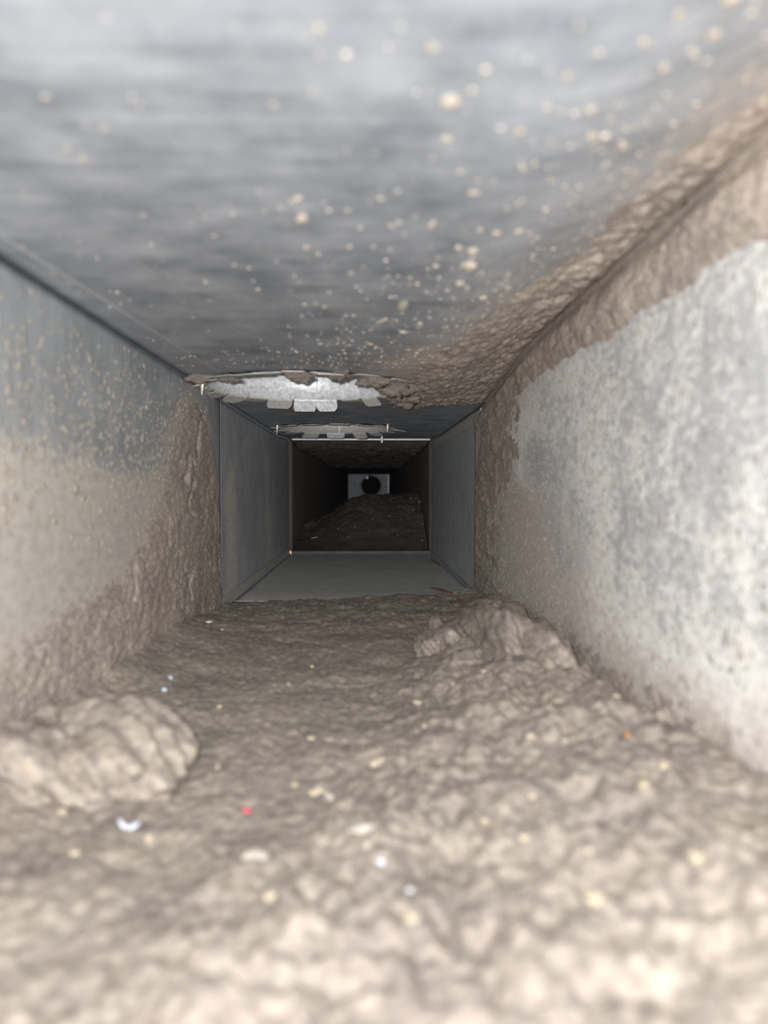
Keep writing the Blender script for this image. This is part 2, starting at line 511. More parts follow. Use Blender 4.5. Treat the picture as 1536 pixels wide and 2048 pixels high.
# end plate with a round outlet
def end_plate():
    x0, x1, z0, z1 = -0.108, 0.168, ZF, 0.106
    cx, cz, r = 0.046, 0.028, 0.060
    n = 72
    th = np.linspace(0, 2 * math.pi, n, endpoint=False)
    inner = [(cx + r * math.cos(t), cz + r * math.sin(t)) for t in th]
    outer = []
    for t in th:
        c, s = math.cos(t), math.sin(t)
        k = min([(x1 - cx) / c if c > 1e-9 else 9, (x0 - cx) / c if c < -1e-9 else 9, (z1 - cz) / s if s > 1e-9 else 9, (z0 - cz) / s if s < -1e-9 else 9])
        outer.append((cx + c * k, cz + s * k))
    for cxx, czz in ((x0, z0), (x0, z1), (x1, z0), (x1, z1)):
        j = min(range(n), key=lambda i: (outer[i][0] - cxx) ** 2 + (outer[i][1] - czz) ** 2); outer[j] = (cxx, czz)
    mid = [((a[0] + b[0]) / 2, (a[1] + b[1]) / 2) for a, b in zip(inner, outer)]
    v = [(x, Y3, z) for ring in (inner, mid, outer) for x, z in ring]
    f = [(q * n + i, q * n + (i + 1) % n, (q + 1) * n + (i + 1) % n, (q + 1) * n + i) for q in range(2) for i in range(n)]
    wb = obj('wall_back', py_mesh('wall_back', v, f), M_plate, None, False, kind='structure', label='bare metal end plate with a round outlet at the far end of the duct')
    solid(wb, 0.001, 0)
    # outlet pipe behind the plate
    v = [(cx + r * math.cos(t), Y3 + y, cz + r * math.sin(t)) for y in (0, 0.1, 0.5) for t in th]
    f = [(q * n + i, q * n + (i + 1) % n, (q + 1) * n + (i + 1) % n, (q + 1) * n + i) for q in range(2) for i in range(n)]
    f.append(tuple(2 * n + i for i in range(n)))  # closed end, added so the opening stays dark
    obj('outlet_pipe', py_mesh('outlet_pipe', v, f), M_black, wb)
    for k in range(26):                          # black tabs standing in for the dark notches around the opening
        t = 2 * math.pi * k / 26; w = 0.10
        if 4.2 < t < 5.3: continue
        l = 0.008 + 0.012 * random.random() * (1 if 1.6 < t < 4.2 else 0.4)
        q = [(r - .001, -w), (r + l, -w * .25), (r + l, w * .25), (r - .001, w)]
        v = [(cx + a * math.cos(t + b), Y3 - 0.003 - 0.004 * (a > r), cz + a * math.sin(t + b)) for a, b in q]
        o = obj('collar_tab', py_mesh('collar_tab', v, [(0, 1, 2, 3)]), M_black, wb, False); solid(o, 0.0008, 0)
    g = obj('collar_tab', box_mesh('collar_tab', 0.014, 0.026, Y3 - 0.016, Y3 - 0.004, 0.072, 0.086, 0.002), M_bright, wb, False)  # bright block put in for a glint beside the opening
    obj('edge_flange', box_mesh('edge_flange', 0.152, 0.157, Y3 - 0.03, Y3 - 0.001, -0.02, 0.098, 0.001), M_strip, wb, False)
    obj('edge_flange', box_mesh('edge_flange', -0.1, 0.155, Y3 - 0.02, Y3 - 0.001, 0.1005, 0.104, 0.001), M_far, wb, False)


end_plate()

# ------------------------------------------------------------------ round branch collars let into the ceiling
def screw_mesh(length, r):
    prof = [(r * 1.0, 0.004)]
    n = 9
    for i in range(n):
        t = i / n; rr = r * (1 - 0.85 * max(0, (t - 0.35) / 0.65))
        prof += [(rr * 1.12, -length * t), (rr * 0.80, -length * (t + 0.45 / n))]
    prof.append((0.00005, -length))
    k = 14; v = []; f = []
    for i, (rr, z) in enumerate(prof):
        for j in range(k):
            a = 2 * math.pi * j / k
            v.append((rr * math.cos(a), rr * math.sin(a), z + length * 0.03 * j / k))
    for i in range(len(prof) - 1):
        for j in range(k):
            f.append((i * k + j, (i + 1) * k + j, (i + 1) * k + (j + 1) % k, i * k + (j + 1) % k))
    f.append(tuple(range(k)))
    return py_mesh('screw', v, f)


def tab_mesh(r, z0, w, length, bend, taper):
    """one dovetail tab: leaves the pipe rim downwards, bends outwards by 'bend' degrees"""
    rows = []; p = [r, z0 + 0.006]; a = 0.0
    seq = [(0.006, 0), (0.0012, bend * .33), (0.0012, bend * .66), (0.0012, bend)] + [(length / 3, bend)] * 3
    rows.append((p[0], p[1], 1.0))
    done = 0
    for i, (s, ang) in enumerate(seq):
        aa = math.radians(ang)
        p = [p[0] + s * math.sin(aa), p[1] - s * math.cos(aa)]
        wf = 1.0 if i < 5 else (1.0 - taper * (0.25 if i == 5 else 1.0))
        rows.append((p[0], p[1], wf))
    v = []; f = []; nx = 6
    for (rr, z, wf) in rows:
        for j in range(nx):
            u = (j / (nx - 1) - .5) * w * wf / r
            v.append((rr * math.cos(u), rr * math.sin(u), z))
    for i in range(len(rows) - 1):
        for j in range(nx - 1):
            f.append((i * nx + j, (i + 1) * nx + j, (i + 1) * nx + j + 1, i * nx + j + 1))
    return py_mesh('tab', v, f)


def collar(cx, cy, r, label, tabs, screws, seed):
    rnd = random.Random(seed)
    root = empty('branch_collar', (cx, cy, 0.1), label=label, cat='duct collar', group='round branch collars in the duct ceiling')
    n = 96; rp = r - 0.0035
    zs = [-0.0005, 0.02, 0.06, 0.11, 0.2]
    th = [2 * math.pi * i / n for i in range(n)]
    v = [(rp * math.cos(t), rp * math.sin(t), z) for z in zs for t in th]
    f = [(q * n + i, (q + 1) * n + i, (q + 1) * n + (i + 1) % n, q * n + (i + 1) % n) for q in range(len(zs) - 1) for i in range(n)]
    pipe = solid(obj('pipe', py_mesh('pipe', v, f), M_bright if seed == 1 else M_tab, root), 0.0007, 1)
    seam = obj('pipe_seam', box_mesh('pipe_seam', -0.0006, 0.0006, rp - 0.0018, rp - 0.0002, 0.001, 0.19), M_strip, pipe, False)
    seam.rotation_euler.z = math.radians(-2)
    for (deg, w, L, bend, tp, dull) in tabs:
        t = obj('tab', tab_mesh(rp, 0.0, w, L, bend, tp), M_tab if dull else M_bright, root, False)
        t.rotation_euler = (0, 0, math.radians(deg)); solid(t, 0.0006, 0)
    for (x, y, L, rr, tx) in screws:
        s = obj('screw', screw_mesh(L, rr), M_screw, root, label='pointed screw tip poking down')
        s.location = (x - cx, y - cy, 0.0); s.rotation_euler = (tx, 0.05, 0.4)
    return root


# tab list: angle (90 = far side, 270 = near side), width, length, bend, taper, dusty
T1 = [(112, .027, .011, 52, .25, 1), (96, .0235, .012, 40, .15, 0), (82, .0235, .011, 34, .35, 0), (127, .024, .012, 84, .2, 1),
      (66, .020, .012, 88, .2, 1), (51, .020, .010, 55, .2, 1), (143, .026, .013, 70, .5, 1), (160, .024, .014, 78, .3, 1),
      (178, .02, .014, 62, .3, 1), (35, .02, .013, 86, .2, 1), (18, .02, .013, 88, .3, 1), (0, .02, .013, 86, .2, 1),
      (250, .026, .015, 84, .2, 1), (233, .024, .015, 86, .2, 1), (268, .020, .013, 89, .2, 1), (284, .024, .014, 82, .2, 1),
      (302, .022, .013, 88, .2, 1), (215, .022, .014, 80, .3, 1), (197, .022, .013, 76, .3, 1), (322, .02, .013, 87, .2, 1)]
T2 = [(118, .028, .012, 60, .15, 1), (92, .030, .011, 58, .3, 0), (66, .024, .012, 55, .4, 1), (140, .022, .012, 82, .2, 1),
      (104, .018, .010, 88, .2, 1), (48, .022, .013, 72, .3, 1), (160, .02, .012, 84, .2, 1), (30, .02, .013, 84, .2, 1),
      (250, .03, .013, 86, .2, 1), (275, .03, .013, 88, .2, 1), (225, .026, .014, 86, .2, 1), (300, .028, .014, 84, .2, 1),
      (200, .022, .013, 86, .2, 1), (322, .022, .013, 84, .2, 1), (8, .02, .02, 84, .5, 1)]
collar(*HOLES[0], 'nearer bright branch collar with bent tabs and dust hanging from its rim', T1,
       [(-0.1475, 0.694, 0.014, 0.0021, 0.06), (0.0465, 0.853, 0.0085, 0.0019, 0.0)], 1)
c2 = collar(*HOLES[1], 'farther dim branch collar with bent tabs just before the joint bar', T2,
            [(-0.1335, 1.165, 0.015, 0.0022, 0.05), (0.0365, 1.152, 0.013, 0.0022, -0.05)], 2)
st = obj('hanger_strap', box_mesh('hanger_strap', -0.0016, 0.0016, -0.0005, 0.0005, -0.014, 0.002, 0.0002), M_tab, c2, False)
st.location = (0.034 - HOLES[1][0], 1.42 - HOLES[1][1], 0.003)

# ------------------------------------------------------------------ dust lying on the floor
def heap_edge(y):
    return np.interp(y, [0.05, 0.12, 0.2, 0.3, 0.4, 0.5, 0.6, 0.7], [-0.16, -0.13, -0.085, -0.045, -0.02, -0.005, 0.035, 0.09])


def floor_dust(x, y):
    """thickness of the dust over the floor sheet of the first run"""
    x = np.asarray(x, float); y = np.asarray(y, float)
    yb = 0.875 + 0.085 * (x - XL) / (XR - XL) + 0.018 * fbm(x, y, 0.05, 3, 61)
    h = 0.0065 + 0.003 * fbm(x, y, 0.07, 3, 62)
    h = h + 0.018 * np.exp(-np.clip(x - XL, 0, 1) / 0.028) * (1 - sst(0.6, 0.84, y))
    h = h + 0.010 * np.exp(-np.clip(XR - x, 0, 1) / 0.02) * sst(0.55, 0.7, y)
    e = heap_edge(y) + 0.012 * fbm(x, y, 0.06, 3, 63)
    heap = sst(0, 1, (x - e) / 0.085) * (1 - sst(0.52, 0.66, y - 0.4 * (x - 0.05)))
    h = h + heap * (0.010 + 0.014 * sst(0.0, 0.13, x))
    h = h + 0.008 * (1 - sst(0.12, 0.3, y))
    h = h - 0.034 * np.exp(-((x - 0.1385) / 0.006) ** 2) * sst(0.34, 0.40, y) * (1 - sst(0.5, 0.53, y))
    rough = 0.30 + 0.9 * heap + 0.35 * (1 - sst(.12, .3, y)) + 0.25 * sst(0.6, 0.75, y)
    v = y * 0.55
    h = h + rough * (0.0060 * fbm(x, v, 0.035, 2, 71) + 0.0030 * fbm(x, v, 0.016, 2, 72, 0.5)
                     + 0.0024 * (clods(x, v, 0.0075, 73) - 0.45) + 0.0014 * (clods(x, v, 0.0042, 77) - 0.45) + 0.0014 * fbm(x, v, 0.006, 2, 74))
    h = h + 0.0011 * fbm(x, v, 0.0040, 3, 75) - 0.0035 * rough * sst(.78, .95, 1 - np.abs(fbm(x, y, 0.06, 3, 76)) * 1.6) * sst(.1, .5, perlin(x / .05, y / .05, 79))
    k = 1 - sst(-0.045, 0.0, y - yb)
    return h * k + 0.0025 * k - 0.0022


ny, nx = 720, 330
ys = 0.03 * (1.02 / 0.03) ** np.linspace(0, 1, ny); ys = np.concatenate([np.linspace(YB, 0.028, 24), ys])
xs = np.linspace(XL + 0.0005, XR - 0.0005, nx)
Yg, Xg = np.meshgrid(ys, xs, indexing='ij')
H = floor_dust(Xg, Yg)
obj('floor_dust', grid_mesh('floor_dust', np.stack([Xg, Yg, ZF + H], -1), keep=H > -0.0006, flip=True), M_dust,
    kind='stuff', label='thick grey-brown lumpy dust spread over the duct floor', cat='dust')


def on_floor(x, y):
    return ZF + float(floor_dust(np.array([x]), np.array([y]))[0])


# big clods: closed lumps lying on the dust
def lump(name, c, rad, seed, sub=6, amp=0.18, fine=0.05, flat=None):
    bm = bmesh.new()
    bmesh.ops.create_icosphere(bm, subdivisions=sub, radius=1)
    P = np.array([v.co[:] for v in bm.verts])
    u = P[:, 0] + 0.7 * P[:, 2]; w = P[:, 1] + 0.5 * P[:, 2]
    s = rad[0] / 0.04
    d = 1 + amp * 1.3 * fbm(u, w, 0.9, 2, seed) + amp * .8 * fbm(u + 3, w - P[:, 2], 0.42 / s, 3, seed + 1, .6) \
        + fine * (clods(u * s, w * s + P[:, 2], 0.16, seed + 2) - .4) + fine * .6 * fbm(u * s, w * s - P[:, 2], .1, 3, seed + 3)
    P = P * d[:, None] * np.array(rad)
    for v, p in zip(bm.verts, P): v.co = p
    me = bpy.data.meshes.new(name); bm.to_mesh(me); bm.free()
    return me


o = obj('dust_clod', lump('dust_clod', None, (0.044, 0.052, 0.027), 201, 6, .45, .05), M_dust, label='big rounded dust clod piled against the left wall', cat='dust clod', group='big dust clods on the floor')
o.location = (-0.130, 0.338, ZF + 0.008)
o = obj('dust_clod', lump('dust_clod', None, (0.030, 0.125, 0.042), 231, 6, .32, .07), M_dust, label='long dust mound leaning on the right wall beside a dark crack', cat='dust clod', group='big dust clods on the floor')
o.location = (0.1050, 0.53, ZF + 0.008)
o = obj('dust_clod', lump('dust_clod', None, (0.026, 0.050, 0.021), 251, 6, .40, .07), M_dust, label='crumbly dust mound left of the long mound, near the splinters', cat='dust clod', group='big dust clods on the floor')
o.location = (0.066, 0.585, ZF + 0.008)

# ------------------------------------------------------------------ crust on the walls and ceiling
# left wall
ny, nz = 420, 330
Yg, Zg = np.meshgrid(0.16 * (0.86 / 0.16) ** np.linspace(0, 1, ny), np.linspace(ZF, 0.094, nz), indexing='ij')
zz = Zg + 0.006 * fbm(Yg, Zg, 0.04, 3, 81)
yl = np.interp(-zz, [-.085, -.075, -.03, .01, .05, .1], [.70, .664, .615, .588, .50, .38]) + .012 * fbm(Zg, Yg, .03, 3, 84)
yr = np.interp(-zz, [-.085, -.075, -.03, .0, .1], [.71, .74, .80, .816, .828]) + .004 * fbm(Zg, Yg, .02, 3, 82)
T = np.minimum((Yg - yl) / .07, (yr - Yg) / .016)
low = np.minimum((-0.075 - zz + 0.12 * (Yg - 0.3)) / 0.06, (yr - Yg) / .016)
T = np.clip(np.maximum(T, low), -1, 1)
crack = sst(.84, .97, 1 - np.abs(fbm(Zg * .45, Yg * .6, 0.03, 3, 83)) * 2.2) * sst(.0, .4, perlin(Zg / .06, Yg / .05, 80))
thick = 0.0026 * T + sst(0, .7, T) * (0.0018 * fbm(Zg * .8, Yg * .5, .018, 3, 85, .55) + .0012 * (clods(Zg * .8, Yg * .5, 0.0055, 86) - .5) - .0024 * crack) \
    + 0.0009 * (clods(Zg, Yg * .6, 0.0035, 88) - .55) + .0006 * fbm(Yg * .6, Zg, .003, 2, 87)
thick = thick - 0.0003
obj('wall_dust', grid_mesh('wall_dust', np.stack([XL + np.clip(thick, -.004, 1), Yg, Zg], -1), keep=thick > -0.0006), M_crust,
    kind='stuff', label='cracked brown cone of dust caked on the left wall', cat='dust')

# right wall: band below the upper corner, and the dirty end of the run
Yg, Tg = np.meshgrid(0.10 * (0.985 / 0.10) ** np.linspace(0, 1, 460), np.linspace(0, 1, 330), indexing='ij')
Zt = zceil(np.full_like(Yg, XR), Yg) - 0.001
Zg = ZF + (Zt - ZF) * Tg
w = 0.036 + 0.008 * fbm(Yg, Zg, .05, 3, 91) - 0.012 * sst(.5, .9, Yg)
band = (w - (Zt - Zg)) / 0.02
end = (Yg - 0.77 + 0.10 * fbm(Yg, Zg, .04, 4, 92, .6) + 0.10 * sst(-.02, .06, Zg)) / 0.09
end = np.minimum(end, (0.965 - 0.05 * sst(.0, .08, Zg) - Yg + .004 * fbm(Zg, Yg, .02, 3, 97)) / .02) * (1 - .5 * sst(.0, .07, Zg))
bank = (-0.092 - Zg + 0.016 * fbm(Yg * .5, Zg, .02, 5, 98, .65)) / .06
T = np.clip(np.maximum(np.maximum(band, end * .55), bank * .5), -1, 1.0)
T = np.minimum(T, (0.965 - Yg) / .02)
thick = 0.0040 * T * np.where(band > 0, 1.25, .8) + sst(0, .5, T) * (0.0034 * fbm(Yg * .4, Zg, .022, 3, 93, .5) + 0.0014 * (clods(Yg * .4, Zg, .007, 94) - .45)
        + .0010 * fbm(Yg * .4, Zg, .004, 3, 95)) + 0.0008 * (clods(Yg * .5, Zg * .6, .0040, 96) - .6)
thick = thick * np.where(thick > 0, .15 + .85 * sst(0, .013, Zt - Zg), 1) - 0.0004
obj('wall_dust', grid_mesh('wall_dust', np.stack([XR - np.clip(thick, -.004, 1), Yg, Zg], -1), keep=thick > -0.0006, flip=True), M_crust,
    kind='stuff', label='brown dust caked along the right wall and its upper corner', cat='dust')

# ceiling: right hand side, thick towards the corner and at the collar
Yg, Xg = np.meshgrid(0.10 * (0.955 / 0.10) ** np.linspace(0, 1, 520), np.linspace(-0.06, XR, 330), indexing='ij')
xb = np.interp(Yg, [.1, .2, .36, .47, .6, .75, .95], [.128, .124, .108, .078, .046, .034, .035]) + 0.016 * fbm(Xg, Yg, .05, 4, 101)
T = (Xg - xb) / 0.03
T = np.minimum(T, (0.915 - 0.03 * sst(.04, .1, Xg) - Yg + .010 * fbm(Xg, Yg, .03, 3, 102)) / .02)
T = np.clip(T, -1, 1.3)
scat = clods(Xg, Yg, .011, 106) * sst(-1.0, .2, T)
hole = np.hypot(Xg - HOLES[0][0], Yg - HOLES[0][1]) - HOLES[0][2]
thick = 0.0036 * T + sst(-.1, .5, T) * (0.0032 * fbm(Xg, Yg * .5, .022, 3, 103, .55) + .0022 * (clods(Xg, Yg * .55, .009, 104) - .45)
        + .0014 * fbm(Xg, Yg * .5, .005, 3, 105)) + .0026 * (scat - .62) * sst(-1.1, -.4, T)
thick = thick * np.where(thick > 0, .15 + .85 * sst(0, .013, XR - Xg), 1)
thick = np.where(hole < 0.0005, -0.004, thick - 0.0003)
obj('ceiling_dust', grid_mesh('ceiling_dust', np.stack([Xg, Yg, zceil(Xg, Yg) - np.clip(thick, -.0004, 1)], -1), keep=(thick > -0.0003) & (hole > 0)), M_crust,
    kind='stuff', label='flaky brown dust hanging over the right side of the duct ceiling', cat='dust')

# ------------------------------------------------------------------ the dark run beyond the joint: heap and ceiling crust
def far_dust(x, y):
    crest = np.interp(x, [-0.16, -0.13, -0.09, -0.05, -0.02, 0.016, 0.06, 0.15], [0.046, 0.05, 0.070, 0.100, 0.110, 0.117, 0.113, 0.119])
    crest = crest + 0.007 * fbm(x, y * .3, 0.03, 4, 111, .65)
    up = sst(0, 1, (y - 1.585) / 0.36) ** 0.8
    h = crest * up * (1 - 0.8 * sst(1.98, 2.6, y)) + 0.002
    return h + up * (0.007 * (clods(x, y, .04, 112) - .45) + .004 * (clods(x, y, .016, 113) - .45) + .0015 * (clods(x, y, .007, 114) - .4))


Yg, Xg = np.meshgrid(np.concatenate([np.linspace(1.582, 2.15, 300), np.linspace(2.16, 4.79, 120)]), np.linspace(XL + .004, XR - .004, 220), indexing='ij')
Hf = far_dust(Xg, Yg)
obj('far_dust', grid_mesh('far_dust', np.stack([far_x(Xg, Yg), Yg, ZF + Hf], -1), flip=True), M_dark_dust,
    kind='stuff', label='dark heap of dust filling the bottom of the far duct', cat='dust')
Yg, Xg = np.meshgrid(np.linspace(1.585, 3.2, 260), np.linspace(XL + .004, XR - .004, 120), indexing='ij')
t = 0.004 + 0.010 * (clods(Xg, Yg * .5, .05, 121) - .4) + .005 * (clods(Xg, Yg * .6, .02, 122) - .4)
obj('ceiling_dust', grid_mesh('ceiling_dust', np.stack([far_x(Xg, Yg), Yg, zceil(Xg, Yg) - t * sst(1.585, 1.7, Yg) + .0005], -1)), M_grey_dust,
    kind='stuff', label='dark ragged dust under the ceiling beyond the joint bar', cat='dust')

# ------------------------------------------------------------------ fine specks stuck to the sheets (too many to count)
def specks(name, n, place, size, label, m=None, flat=0.45, seed=1):
    rng = np.random.default_rng(seed)
    bm = bmesh.new(); bmesh.ops.create_icosphere(bm, subdivisions=1, radius=1)
    B = np.array([v.co[:] for v in bm.verts]); BF = np.array([[v.index for v in f.verts] for f in bm.faces]); bm.free()
    C, Nn = place(rng, n)
    n = len(C)
    s = size[0] + (size[1] - size[0]) * rng.random(n) ** 2.4
    up = np.where(np.abs(Nn[:, 2:3]) > .9, np.array([[1., 0, 0]]), np.array([[0, 0, 1.]]))
    A = np.cross(Nn, up); A /= np.linalg.norm(A, axis=1)[:, None]; Bv = np.cross(Nn, A)
    jit = 1 + 0.35 * (rng.random((n, len(B), 1)) - .5)
    L = B[None] * jit * np.stack([.6 + .8 * rng.random(n), .6 + 1.1 * rng.random(n), np.full(n, flat)], 1)[:, None, :]
    P = C[:, None] + s[:, None, None] * (L[..., :1] * A[:, None] + L[..., 1:2] * Bv[:, None] + L[..., 2:] * Nn[:, None])
    F = (BF[None] + (np.arange(n) * len(B))[:, None, None]).reshape(-1, 3)
    V = P.reshape(-1, 3)
    me = bpy.data.meshes.new(name)
    me.vertices.add(len(V)); me.vertices.foreach_set('co', V.astype(np.float32).ravel())
    me.loops.add(F.size); me.loops.foreach_set('vertex_index', F.astype(np.int32).ravel())
    me.polygons.add(len(F)); me.polygons.foreach_set('loop_start', np.arange(0, F.size, 3, dtype=np.int32))
    me.update(calc_edges=True)
    return obj(name, me, m or M_speck, kind='stuff', label=label, cat='dust')


def pl_left(rng, n):
    y = 0.2 + 0.56 * rng.random(n * 4); z = ZF + 0.04 + (0.095 - ZF - 0.04) * rng.random(n * 4)
    d = 0.25 + 0.5 * np.clip(fbm(y, z, .05, 3, 131) + .5, 0, 1) + .35 * np.exp(-((z - .03) / .05) ** 2)
    k = rng.random(n * 4) < d * (1 - .8 * sst(.05, .1, z)) * (.12 + .88 * sst(-.05, .0, z))
    y, z = y[k][:n], z[k][:n]
    return np.stack([np.full_like(y, XL + .0003), y, z], 1), np.tile([[1., 0, 0]], (len(y), 1))


def pl_right(rng, n):
    y = 0.16 + 0.72 * rng.random(n * 3); z = ZF + .02 + (0.1 - ZF) * rng.random(n * 3)
    k = rng.random(n * 3) < .3 + .7 * np.clip(fbm(y, z, .06, 3, 133) + .5, 0, 1)
    y, z = y[k][:n], z[k][:n]
    return np.stack([np.full_like(y, XR - .0002), y, z], 1), np.tile([[-1., 0, 0]], (len(y), 1))


def pl_ceil(rng, n):
    x = -0.15 + .27 * rng.random(n * 8); y = .14 + .48 * rng.random(n * 8)
    d = .07 + .9 * sst(-.06, .07, x + .25 * (y - .35)) * np.clip(fbm(x, y, .05, 3, 134) + .55, 0, 1) + .25 * sst(.48, .62, y)
    k = (rng.random(n * 8) < d)
    x, y = x[k][:n], y[k][:n]
    return np.stack([x, y, zceil(x, y) - .0002], 1), np.tile([[0, 0, -1.]], (len(x), 1))


specks('dust_specks', 4600, pl_left, (.0004, .0017), 'tan dust specks peppered over the upper left wall', flat=0.22, seed=3)
specks('dust_specks', 6000, pl_right, (.0004, .0016), 'pale dust specks peppered over the right wall', M_speckr, flat=0.16, seed=4)
specks('dust_specks', 1500, pl_ceil, (.0003, .0011), 'fine pale dust specks peppered over the duct ceiling', M_tuft, seed=5)

# ------------------------------------------------------------------ tufts of lint stuck to the ceiling
tuft_me = [lump('dust_tuft', None, (1, 1, 1), 300 + 7 * k, 3, .5, .3) for k in range(4)]
CT = [(-0.0224, .2604, 3.2), (-0.0058, .2712, 2), (-0.0236, .3132, 2.6), (-0.0193, .3212, 2.3), (-0.006, .3119, 2), (-0.0058, .3488, 2), (0.0132, .283, 2.2),
      (0.0258, .283, 2.8), (0.0368, .2542, 2.8), (0.0389, .3106, 3.4), (0.0455, .3145, 4.2), (0.0464, .3641, 4.4), (0.0321, .3363, 3.4),
      (0.0334, .4518, 4), (0.0248, .4762, 4), (0.0259, .3659, 2.6), (-0.0318, .4076, 2.6), (-0.0254, .4054, 2), (-0.0215, .4132, 2.2), (-0.0475, .2762, 2), (-0.059, .3, 1.9),
      (-0.0526, .3778, 2.4), (-0.0324, .3546, 2), (0.0126, .4412, 2.6), (0.0446, .2896, 2.6), (0.0518, .2941, 3), (0.0353, .3555, 2.2), (-0.0516, .3425, 2), (-0.0761, .3659, 2.3),
      (0.0115, .3529, 1.7), (0.016, .3529, 1.7), (0.0218, .3555, 1.8), (-0.0297, .5172, 2.6), (-0.0077, .5051, 2.4), (0.0048, .5172, 2.6), (0.0304, .2377, 1.8), (0.0635, .4, 5),
      (-0.0363, .4902, 2), (0.0087, .4505, 1.9), (0.0642, .1732, 2.0), (0.069, .165, 2.0), (0.0805, .1654, 3.2), (0.0754, .1892, 2.4), (0.0608, .2022, 2.4), (0.0669, .2206, 2.8),
      (0.0493, .1832, 2), (0.0818, .2373, 2.8), (0.0607, .2964, 3), (0.067, .2778, 2.8), (0.0435, .211, 2), (0.084, .1807, 2.4), (-0.0097, .1657, 1.9), (0.0157, .1724, 1.6),
      (0.0237, .2158, 2.4), (-0.0714, .2122, 1.4), (-0.0871, .2252, 1.5), (-0.085, .2318, 1.5), (-0.0589, .1953, 1.4)]


def tuft(i, x, y, rx, ry, rz, label, group=None, m=None, z=None, name='dust_tuft', cat='dust tuft'):
    o = bpy.data.objects.new(name, tuft_me[i % 4])
    if not tuft_me[i % 4].materials:
        tuft_me[i % 4].materials.append(M_tuft)
        tuft_me[i % 4].polygons.foreach_set('use_smooth', [True] * len(tuft_me[i % 4].polygons))
    o.location = (x, y, (float(zceil(x, y)) - rz * .35) if z is None else z)
    o.scale = (rx, ry, rz); o.rotation_euler = (0, 0, i * 1.7)
    put(o, None, label, cat, group)
    if m is not None:
        o.material_slots[0].link = 'OBJECT'; o.material_slots[0].material = m
    return o


def tuft_label(x, y):
    if x < -0.03: return 'small tan lint tuft on the bare left third of the metal ceiling'
    if x > 0.058: return 'small tan lint tuft on the ceiling beside the caked upper right corner'
    if y < 0.25: return 'blurry pale lint tuft near the top edge, mid ceiling'
    if y < 0.38: return 'small tan lint tuft in the scatter across the middle of the ceiling'
    return 'small tan lint tuft on the ceiling just ahead of the nearer collar'


for i, (x, y, s) in enumerate(CT):
    k = s * 0.00042 * (1.25 if y < .25 else 1.0)
    tuft(i, x, y, k, k * (1 + .5 * ((i * 7) % 3) / 2), k * .6, tuft_label(x, y), 'lint tufts on the ceiling')
for i, (x, y, rx, ry, rz, lb) in enumerate([
        (-0.0225, .2788, .0019, .0028, .0014, 'plump tan lint tuft alone on the left half of the ceiling'),
        (0.0212, .4076, .0022, .0075, .0020, 'tall narrow tan tuft on the ceiling left of the caked dust'),
        (0.0467, .3348, .0030, .0036, .0018, 'widest tan tuft in the cluster at the middle of the ceiling'),
        (0.0223, .1948, .0021, .0026, .0012, 'large blurry tan tuft near the top edge of the ceiling')]):
    o = tuft(i, x, y, rx, ry, rz, lb, 'lint tufts on the ceiling'); o.rotation_euler = (0, 0, 0)

# dust hanging from the rim of the nearer collar
rag_me = [lump('dust_tuft', None, (1, 1, 1), 400 + 9 * k, 4, 1.0, .45) for k in range(4)]
for me in rag_me:
    me.materials.append(M_crust); me.polygons.foreach_set('use_smooth', [True] * len(me.polygons))
for i, (x, y, rx, ry, rz, dz, lb) in enumerate([
        (-0.0545, .638, .0095, .006, .0048, -.004, 'brown dust tuft hanging from the collar rim, left of centre'),
        (-0.020, .644, .010, .006, .0042, -.003, 'brown dust tuft hanging at the middle of the collar rim'),
        (0.009, .664, .0095, .008, .0065, -.004, 'brown dust tuft hanging from the collar rim, right of centre'),
        (0.030, .705, .011, .012, .008, -.005, 'big brown dust tuft at the right end of the collar rim'),
        (0.0445, .800, .012, .018, .008, -.003, 'brown dust tuft behind the right collar screw'),
        (-0.144, .665, .0055, .008, .004, -.003, 'small brown dust tuft beside the left collar screw'),
        (-0.118, .668, .006, .006, .003, -.003, 'brown dust tuft on the left curve of the collar rim')]):
    o = tuft(i, x, y, rx, ry, rz * .8, lb, 'dust tufts on the collar rim', None, float(zceil(x, y)) + dz * .7)
    o.data = rag_me[i % 4]

# ------------------------------------------------------------------ litter on the dust
PEL = [(-0.0489, .4828), (-0.0369, .532), (-0.0266, .3735), (-0.0198, .3055), (0.0292, .3588), (0.052, .4336), (0.0295, .4103), (-0.0015, .2443), (0.0406, .2483),
       (-0.0018, .1777), (0.0713, .4399), (0.0717, .3183), (0.0491, .2251), (-0.0293, .3144), (-0.0265, .2103), (0.0122, .1904), (0.0857, .3144), (0.0584, .257), (0.0935, .2456),
       (0.0878, .193), (0.0634, .2068), (0.1203, .354), (-0.0768, .266), (-0.0961, .2486), (-0.0662, .3376), (-0.0832, .43), (-0.115, .285)]
def crumb_label(x, y):
    if x < -0.06: return 'small beige crumb on the dust near the left wall clod'
    if x > 0.08: return 'small beige crumb on the dust near the foot of the right wall'
    if y < 0.26: return 'blurry beige crumb on the nearest dust at the bottom centre'
    if x < 0: return 'small beige crumb on the smooth dust left of the central heap'
    return 'small beige crumb on the lumpy heap right of centre'


